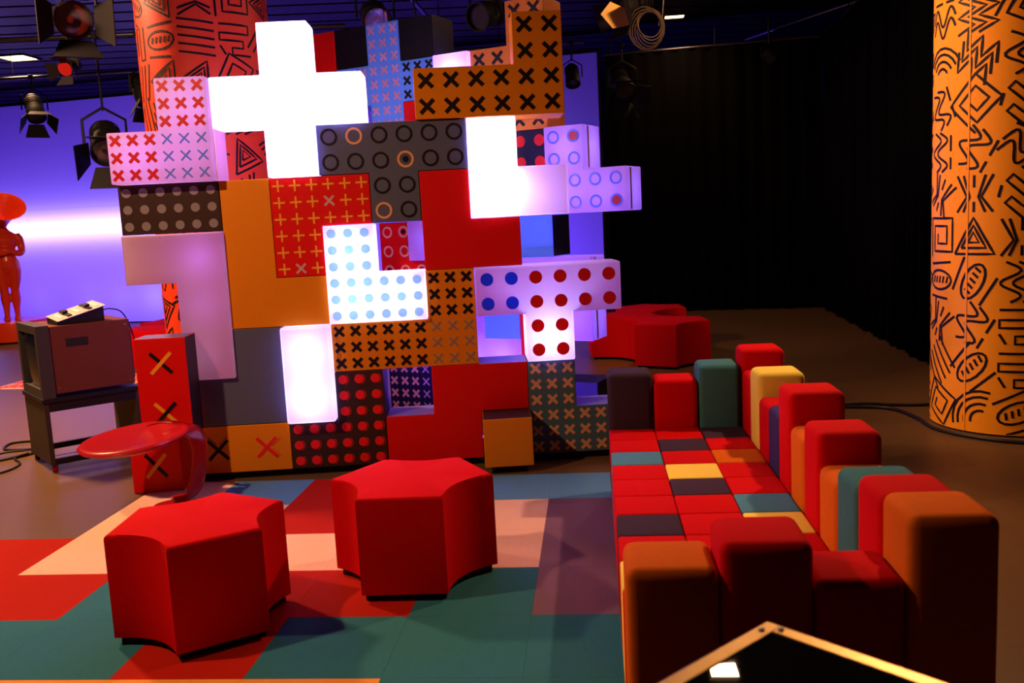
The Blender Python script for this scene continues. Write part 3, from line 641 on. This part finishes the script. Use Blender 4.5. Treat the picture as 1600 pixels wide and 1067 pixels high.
cable('cable', [(-2.6, .30, .008), (-2.36, .50, .008), (-2.33, .72, .008), (-2.45, .9, .012), (-2.4, 1.0, .02)], .007, 'thin black cable curving towards the camera left of the stand')
pg = empty('power_plug', (-2.36, 1.10, 0), R(25), label='black plug block lying among the cables by the stand', cat='plug')
MB().box(-.06, .06, -.03, .03, .0, .05).build('body', black_plastic, pg, bevel=.012, smooth=True)
MB().tube([(.05, 0, .025), (.10, 0, .02)], .014, 8).build('cord_sleeve', black_plastic, pg)
cable('cable', [(3.2, 1.05, .012), (3.70, .93, .012), (3.90, .80, .012), (3.93, .5, .012), (3.90, .15, .012), (4.05, -.16, .012), (4.3, -.36, .012), (5.0, -.8, .012)], .014, 'black cable curving round the foot of the orange column')
cable('cable', [(3.2, 1.0, .012), (3.72, .95, .03), (3.95, .93, .014), (4.25, .88, .012), (4.8, 1.05, .012)], .012, 'black cable running behind the orange column')

# ------------------------------------------------------------------ flight case at the very front
ca = Vector((1.385, -4.105, 0)); d1 = Vector((-.245, -.195, 0)).normalized(); ang = math.atan2(d1.y, d1.x)+math.pi
case = empty('flight_case', ca, ang, label='black glossy case with gold metal edging at the bottom of the frame', cat='case')
CH = .79; LX, LY = .80, .37
MB().box(-LX, 0, -LY, 0, .10, CH-.004).build('body', black_plastic, case)
MB().box(-LX+.016, -.016, -LY+.016, -.016, CH-.004, CH).build('lid_panel', mat('gloss_black', (.004, .004, .004), .015, .02), case)
for nm, b in (('edge_trim', (-LX, .006, -.024, .006)), ('edge_trim', (-LX, .004, -LY-.004, -LY+.018)), ('edge_trim', (-.024, .006, -LY+.018, -.024)), ('edge_trim', (-LX-.004, -LX+.018, -LY+.018, -.018))):
    mb = MB(); mb.box(b[0], b[1], b[2], b[3], CH-.004, CH+.003); mb.build(nm, brass, case, bevel=.002)
for x, y in ((-.006, -.03), (-.03, -.006), (-.006, -LY+.03), (-.006, -LY+.01), (-.03, -LY+.006), (-LX+.03, -.006)):
    MB().lathe([(.0065, 0), (.006, .003), (.003, .005)], 10).build('rivet', mat('rivet_painted_glint', (.85, .75, .62), .3), case, (x-.002, y-.002, CH+.003), smooth=True)  # pale matte colour paints the glint on the steel rivets
for x in (-.08, -LX+.08):
    for y in (-.07, -LY+.07):
        MB().lathe([(.045, -.016), (.05, -.01), (.05, .01), (.045, .016)], 18, Matrix.Translation((x, y, .05))@Matrix.Rotation(R(90), 4, 'X')).build('caster', black_plastic, case, smooth=True)
        MB().box(x-.03, x+.03, y-.022, y+.022, .09, .102).build('caster_plate', steel, case)

# ------------------------------------------------------------------ ceiling: pipes, down-lights, stage lamps
pipe_m = MATS['pipe_steel']
def pipe(a, b, label, r=.024):
    a = Vector(a); b = Vector(b); o = empty('lighting_pipe', (0, 0, 0), label=label, cat='pipe')
    MB().tube([a, b], r, 10).build('tube', pipe_m, o, smooth=True)
    n = max(2, int((b-a).length/2.2))
    for k in range(n): p = a.lerp(b, (k+.5)/n); MB().tube([p, (p.x, p.y, 4.2)], .007, 6).build('hanger', black_metal, o)
pipe((-9, 3.2, 3.85), (5.0, 3.2, 3.85), 'long steel lighting pipe across the studio above the rear wall')
pipe((-9, 5.3, 3.80), (-.4, 5.3, 3.80), 'steel lighting pipe above the far poufs on the left')
pipe((-9, 8.6, 3.86), (2.6, 7.3, 3.86), 'steel lighting pipe in front of the backdrop')
pipe((.20, 3.1, 3.90), (.80, 7.4, 3.90), 'steel pipe running away from the camera above the wall')
pipe((6.4, 4.3, 3.98), (5.15, 8.3, 3.98), 'steel pipe running along the right curtain')
pipe((2.0, -.25, 3.95), (5.6, -.25, 3.95), 'short steel lighting pipe above the sofa')
pipe((-4.5, -2.6, 3.95), (5.6, -2.6, 3.95), 'steel lighting pipe above the carpet, over the camera view')
def downlight(x, y, sx_, sy_, pw, label, s=12):
    o = empty('ceiling_light', (x, y, 4.2), -PHI, label=label, cat='ceiling light')
    mb = MB(); t = .02
    mb.box(-sx_/2-t, sx_/2+t, -sy_/2-t, -sy_/2, -.025, 0); mb.box(-sx_/2-t, sx_/2+t, sy_/2, sy_/2+t, -.025, 0)
    mb.box(-sx_/2-t, -sx_/2, -sy_/2, sy_/2, -.025, 0); mb.box(sx_/2, sx_/2+t, -sy_/2, sy_/2, -.025, 0)
    mb.build('frame', black_metal, o)
    MB().box(-sx_/2, sx_/2, -sy_/2, sy_/2, -.012, 0).build('diffuser', emit('warm_diffuser', (1, .62, .25), s), o)
    lamp('AREA', 'down_light', (0, 0, -.03), pw, WARM, o, (0, 0, -1), shape='RECTANGLE', size=sx_, size_y=sy_)
downlight(-5.53, 8.46, .42, .42, PANEL_W*.8, 'glowing warm ceiling panel at the far left')
downlight(3.9, 7.5, .26, .22, PANEL_W*.25, 'glowing warm ceiling panel beside the coiled cable lamp')
downlight(2.95, 2.05, .24, .24, PANEL_W, 'warm ceiling panel above the poufs behind the sofa')
downlight(-3.6, 1.6, .42, .42, PANEL_W*11, 'unseen warm ceiling panel added above the television to light the left floor')  # added out of view to throw warm light on the left floor
def stage_light(x, y, z, aim, sc_=1., pz=3.85, label='', lens=None, doors=True, door_m=None, power=0, spot=70, gel=None, body_m=black_metal, plate=False):
    o = empty('stage_light', (x, y, z), label=label, cat='stage light')
    q = Vector(aim).normalized().to_track_quat('-Z', 'Y').to_matrix().to_4x4(); S = Matrix.Scale(sc_, 4); M = q@S
    MB().lathe([(.0, .20), (.06, .20), (.085, .16), (.09, .02), (.10, 0), (.105, -.10), (.105, -.12), (.095, -.12), (.09, -.09)], 20, M, caps=False).build('housing', body_m, o, smooth=True)
    MB().lathe([(.0, -.085), (.05, -.092), (.092, -.085)], 20, M, caps=False).build('lens', lens or mat('lens_glass', (.05, .05, .07), .08, .05, coat=.6), o, smooth=True)
    for k in range(4): MB().lathe([(.094, .05+.03*k), (.1, .052+.03*k), (.1, .06+.03*k), (.094, .062+.03*k)], 18, M, caps=False).build('cooling_fin', body_m, o)
    if doors:
        for k in range(4):
            Rk = q@Matrix.Rotation(R(90*k), 4, 'Z')@S@Matrix.Translation((0, .108, -.12))@Matrix.Rotation(R(35), 4, 'X')
            MB().add([(-.08, -.003, 0), (.08, -.003, 0), (.13, -.003, -.15), (-.13, -.003, -.15), (-.08, .003, 0), (.08, .003, 0), (.13, .003, -.15), (-.13, .003, -.15)],
                     [(0, 1, 2, 3), (7, 6, 5, 4), (0, 4, 5, 1), (1, 5, 6, 2), (2, 6, 7, 3), (3, 7, 4, 0)], Rk).build('barn_door', (door_m if door_m and k == 1 else body_m), o)
    if gel: MB().lathe([(.0, -.123), (.1, -.123), (.1, -.126), (.0, -.126)], 20, M, caps=False).build('gel', gel, o)
    hx = Vector((aim[0], aim[1], 0)); side = Vector((-hx.y, hx.x, 0)).normalized() if hx.length > .05 else Vector((1, 0, 0))
    w = .135*sc_; MB().tube([side*w, side*w+Vector((0, 0, .16*sc_)), Vector((0, 0, .24*sc_)), -side*w+Vector((0, 0, .16*sc_)), -side*w], .010*sc_, 6).build('yoke', body_m, o)
    MB().tube([(0, 0, .22*sc_), (0, 0, pz-z)], .014, 8).build('drop_rod', black_metal, o)
    MB().box(-.03, .03, -.045, .045, pz-z-.04, pz-z+.03).build('clamp', steel if plate else black_metal, o, bevel=.005)
    if plate: MB().box(-.004, .004, -.07, .07, -.03, .03, M@Matrix.Translation((.1, 0, .09))@Matrix.Rotation(R(90), 4, 'X')).build('label_plate', mat('plate_cream', (.75, .6, .45), .5), o)
    if power:
        lamp('SPOT', 'beam', Vector(aim).normalized()*.16*sc_, power, WARM, o, aim, spot_size=R(spot), spot_blend=.8, shadow_soft_size=.07)
    return o
# working spots hung above the carpet
def aimed(x, y, z, t): return (t[0]-x, t[1]-y, t[2]-z)
stage_light(-2.1, -2.6, 3.7, aimed(-2.1, -2.6, 3.7, (-.2, -.9, .2)), 1.1, 3.95, 'lit stage lamp above the left of the carpet', power=SPOT_W*.98, spot=115, lens=emit('lens_lit', WARM, 4))
stage_light(3.7, -.25, 3.6, aimed(3.7, -.25, 3.6, (1.9, -2.4, .3)), 1.1, 3.95, 'lit stage lamp above the right of the sofa', power=SPOT_W*.95, spot=72, lens=emit('lens_lit', WARM, 4))
stage_light(1.7, .55, 3.8, aimed(1.7, .55, 3.8, (4.4, .2, 1.6)), 1.0, 4.2, 'lit stage lamp above the block wall turned to the orange column', power=SPOT_W*.8, spot=60, lens=emit('lens_lit', WARM, 4))
# lamps in view
silver = mat('reflector_silver', (.7, .68, .75), .25, .3, 14, .3, metal=1)
stage_light(-2.62, 3.2, 3.52, (.5, -1, -.25), 1.6, 3.85, 'large stage lamp with a cream label plate at the top left', plate=True)
stage_light(-2.95, 3.85, 3.22, (-.2, -1, -.4), .7, 4.2, 'small stage lamp with a red gel at the top left', gel=mat('gel_red', (0.22, 0.008, 0.008), .3))
stage_light(-5.25, 8.18, 3.40, (.4, -.6, -1), 1.25, 3.86, 'black stage lamp with barn doors hanging before the backdrop at the left')
stage_light(-2.75, 5.3, 3.16, (.5, -.4, -1), 1.1, 3.80, 'black stage lamp above the far poufs, upper of a pair')
stage_light(-3.22, 5.3, 2.60, (.3, -.8, -.6), 1.7, 3.80, 'large black stage lamp with wide barn doors left of the crossed light box')
stage_light(.13, 3.2, 3.42, (.2, -1, -.45), 1.3, 3.85, 'round lamp with a silvery lens above the blue crossed block', lens=silver, doors=False)
stage_light(1.15, 3.2, 3.41, (-.7, -1, -.35), 1.25, 3.85, 'black lamp with a dark lens left of the orange crossed block', doors=False)
gd = stage_light(2.52, 3.2, 3.42, (-.9, -.5, -.35), 1.1, 3.85, 'stage lamp with a gold barn door hung with a coiled cable', plate=True)
MB().prism([(-.13, .0), (-.02, -.13), (.14, -.09), (.15, .05), (-.03, .12)], -.004, .004, Matrix.Translation((-.20, -.16, -.09))@Matrix.Rotation(R(80), 4, 'X')@Matrix.Rotation(R(12), 4, 'Y')).build('gold_barn_door', mat('gold_door', (0.78, 0.44, 0.05), .45, .08), gd)
stage_light(3.16, 7.6, 3.28, (.1, -.8, -.6), 1.5, 3.84, 'dark lamp hanging in front of the black curtain', doors=True)
stage_light(2.42, 7.32, 3.40, (0, -.6, -1), 1.0, 3.86, 'small round lamp at the right edge of the backdrop', doors=False)
stage_light(5.15, 7.25, 3.55, (-.2, -1, -.4), .8, 4.2, 'small round lamp high on the black curtain corner', doors=False)
pts = []
for k in range(8*16+1):
    a = 2*math.pi*k/16; rr_ = .12+.035*math.sin(k*.43)+.0005*k; pts.append((2.64+rr_*math.cos(a)*.85, 3.08+.015*math.sin(k*.37), 3.22+rr_*math.sin(a)*1.05))
pts += [(2.8, 3.1, 3.5), (2.72, 3.18, 3.72), (2.68, 3.2, 3.83)]
tag(MB().tube(pts, .0065, 5).build('coiled_cable', mat('cable_tan', (.08, .055, .03), .4), smooth=True), 'coil of cable hanging from the pipe beside the gold barn door lamp', 'cable')
tag(MB().tube(spline([(.25, 3.0, 3.45), (.30, 2.95, 3.15), (.42, 2.95, 3.02), (.52, 2.95, 3.12), (.50, 3.05, 3.45), (.45, 3.18, 3.84)], 8), .009, 6).build('lamp_cable', black_plastic, smooth=True), 'black cable drooping from the silvery lamp', 'cable')
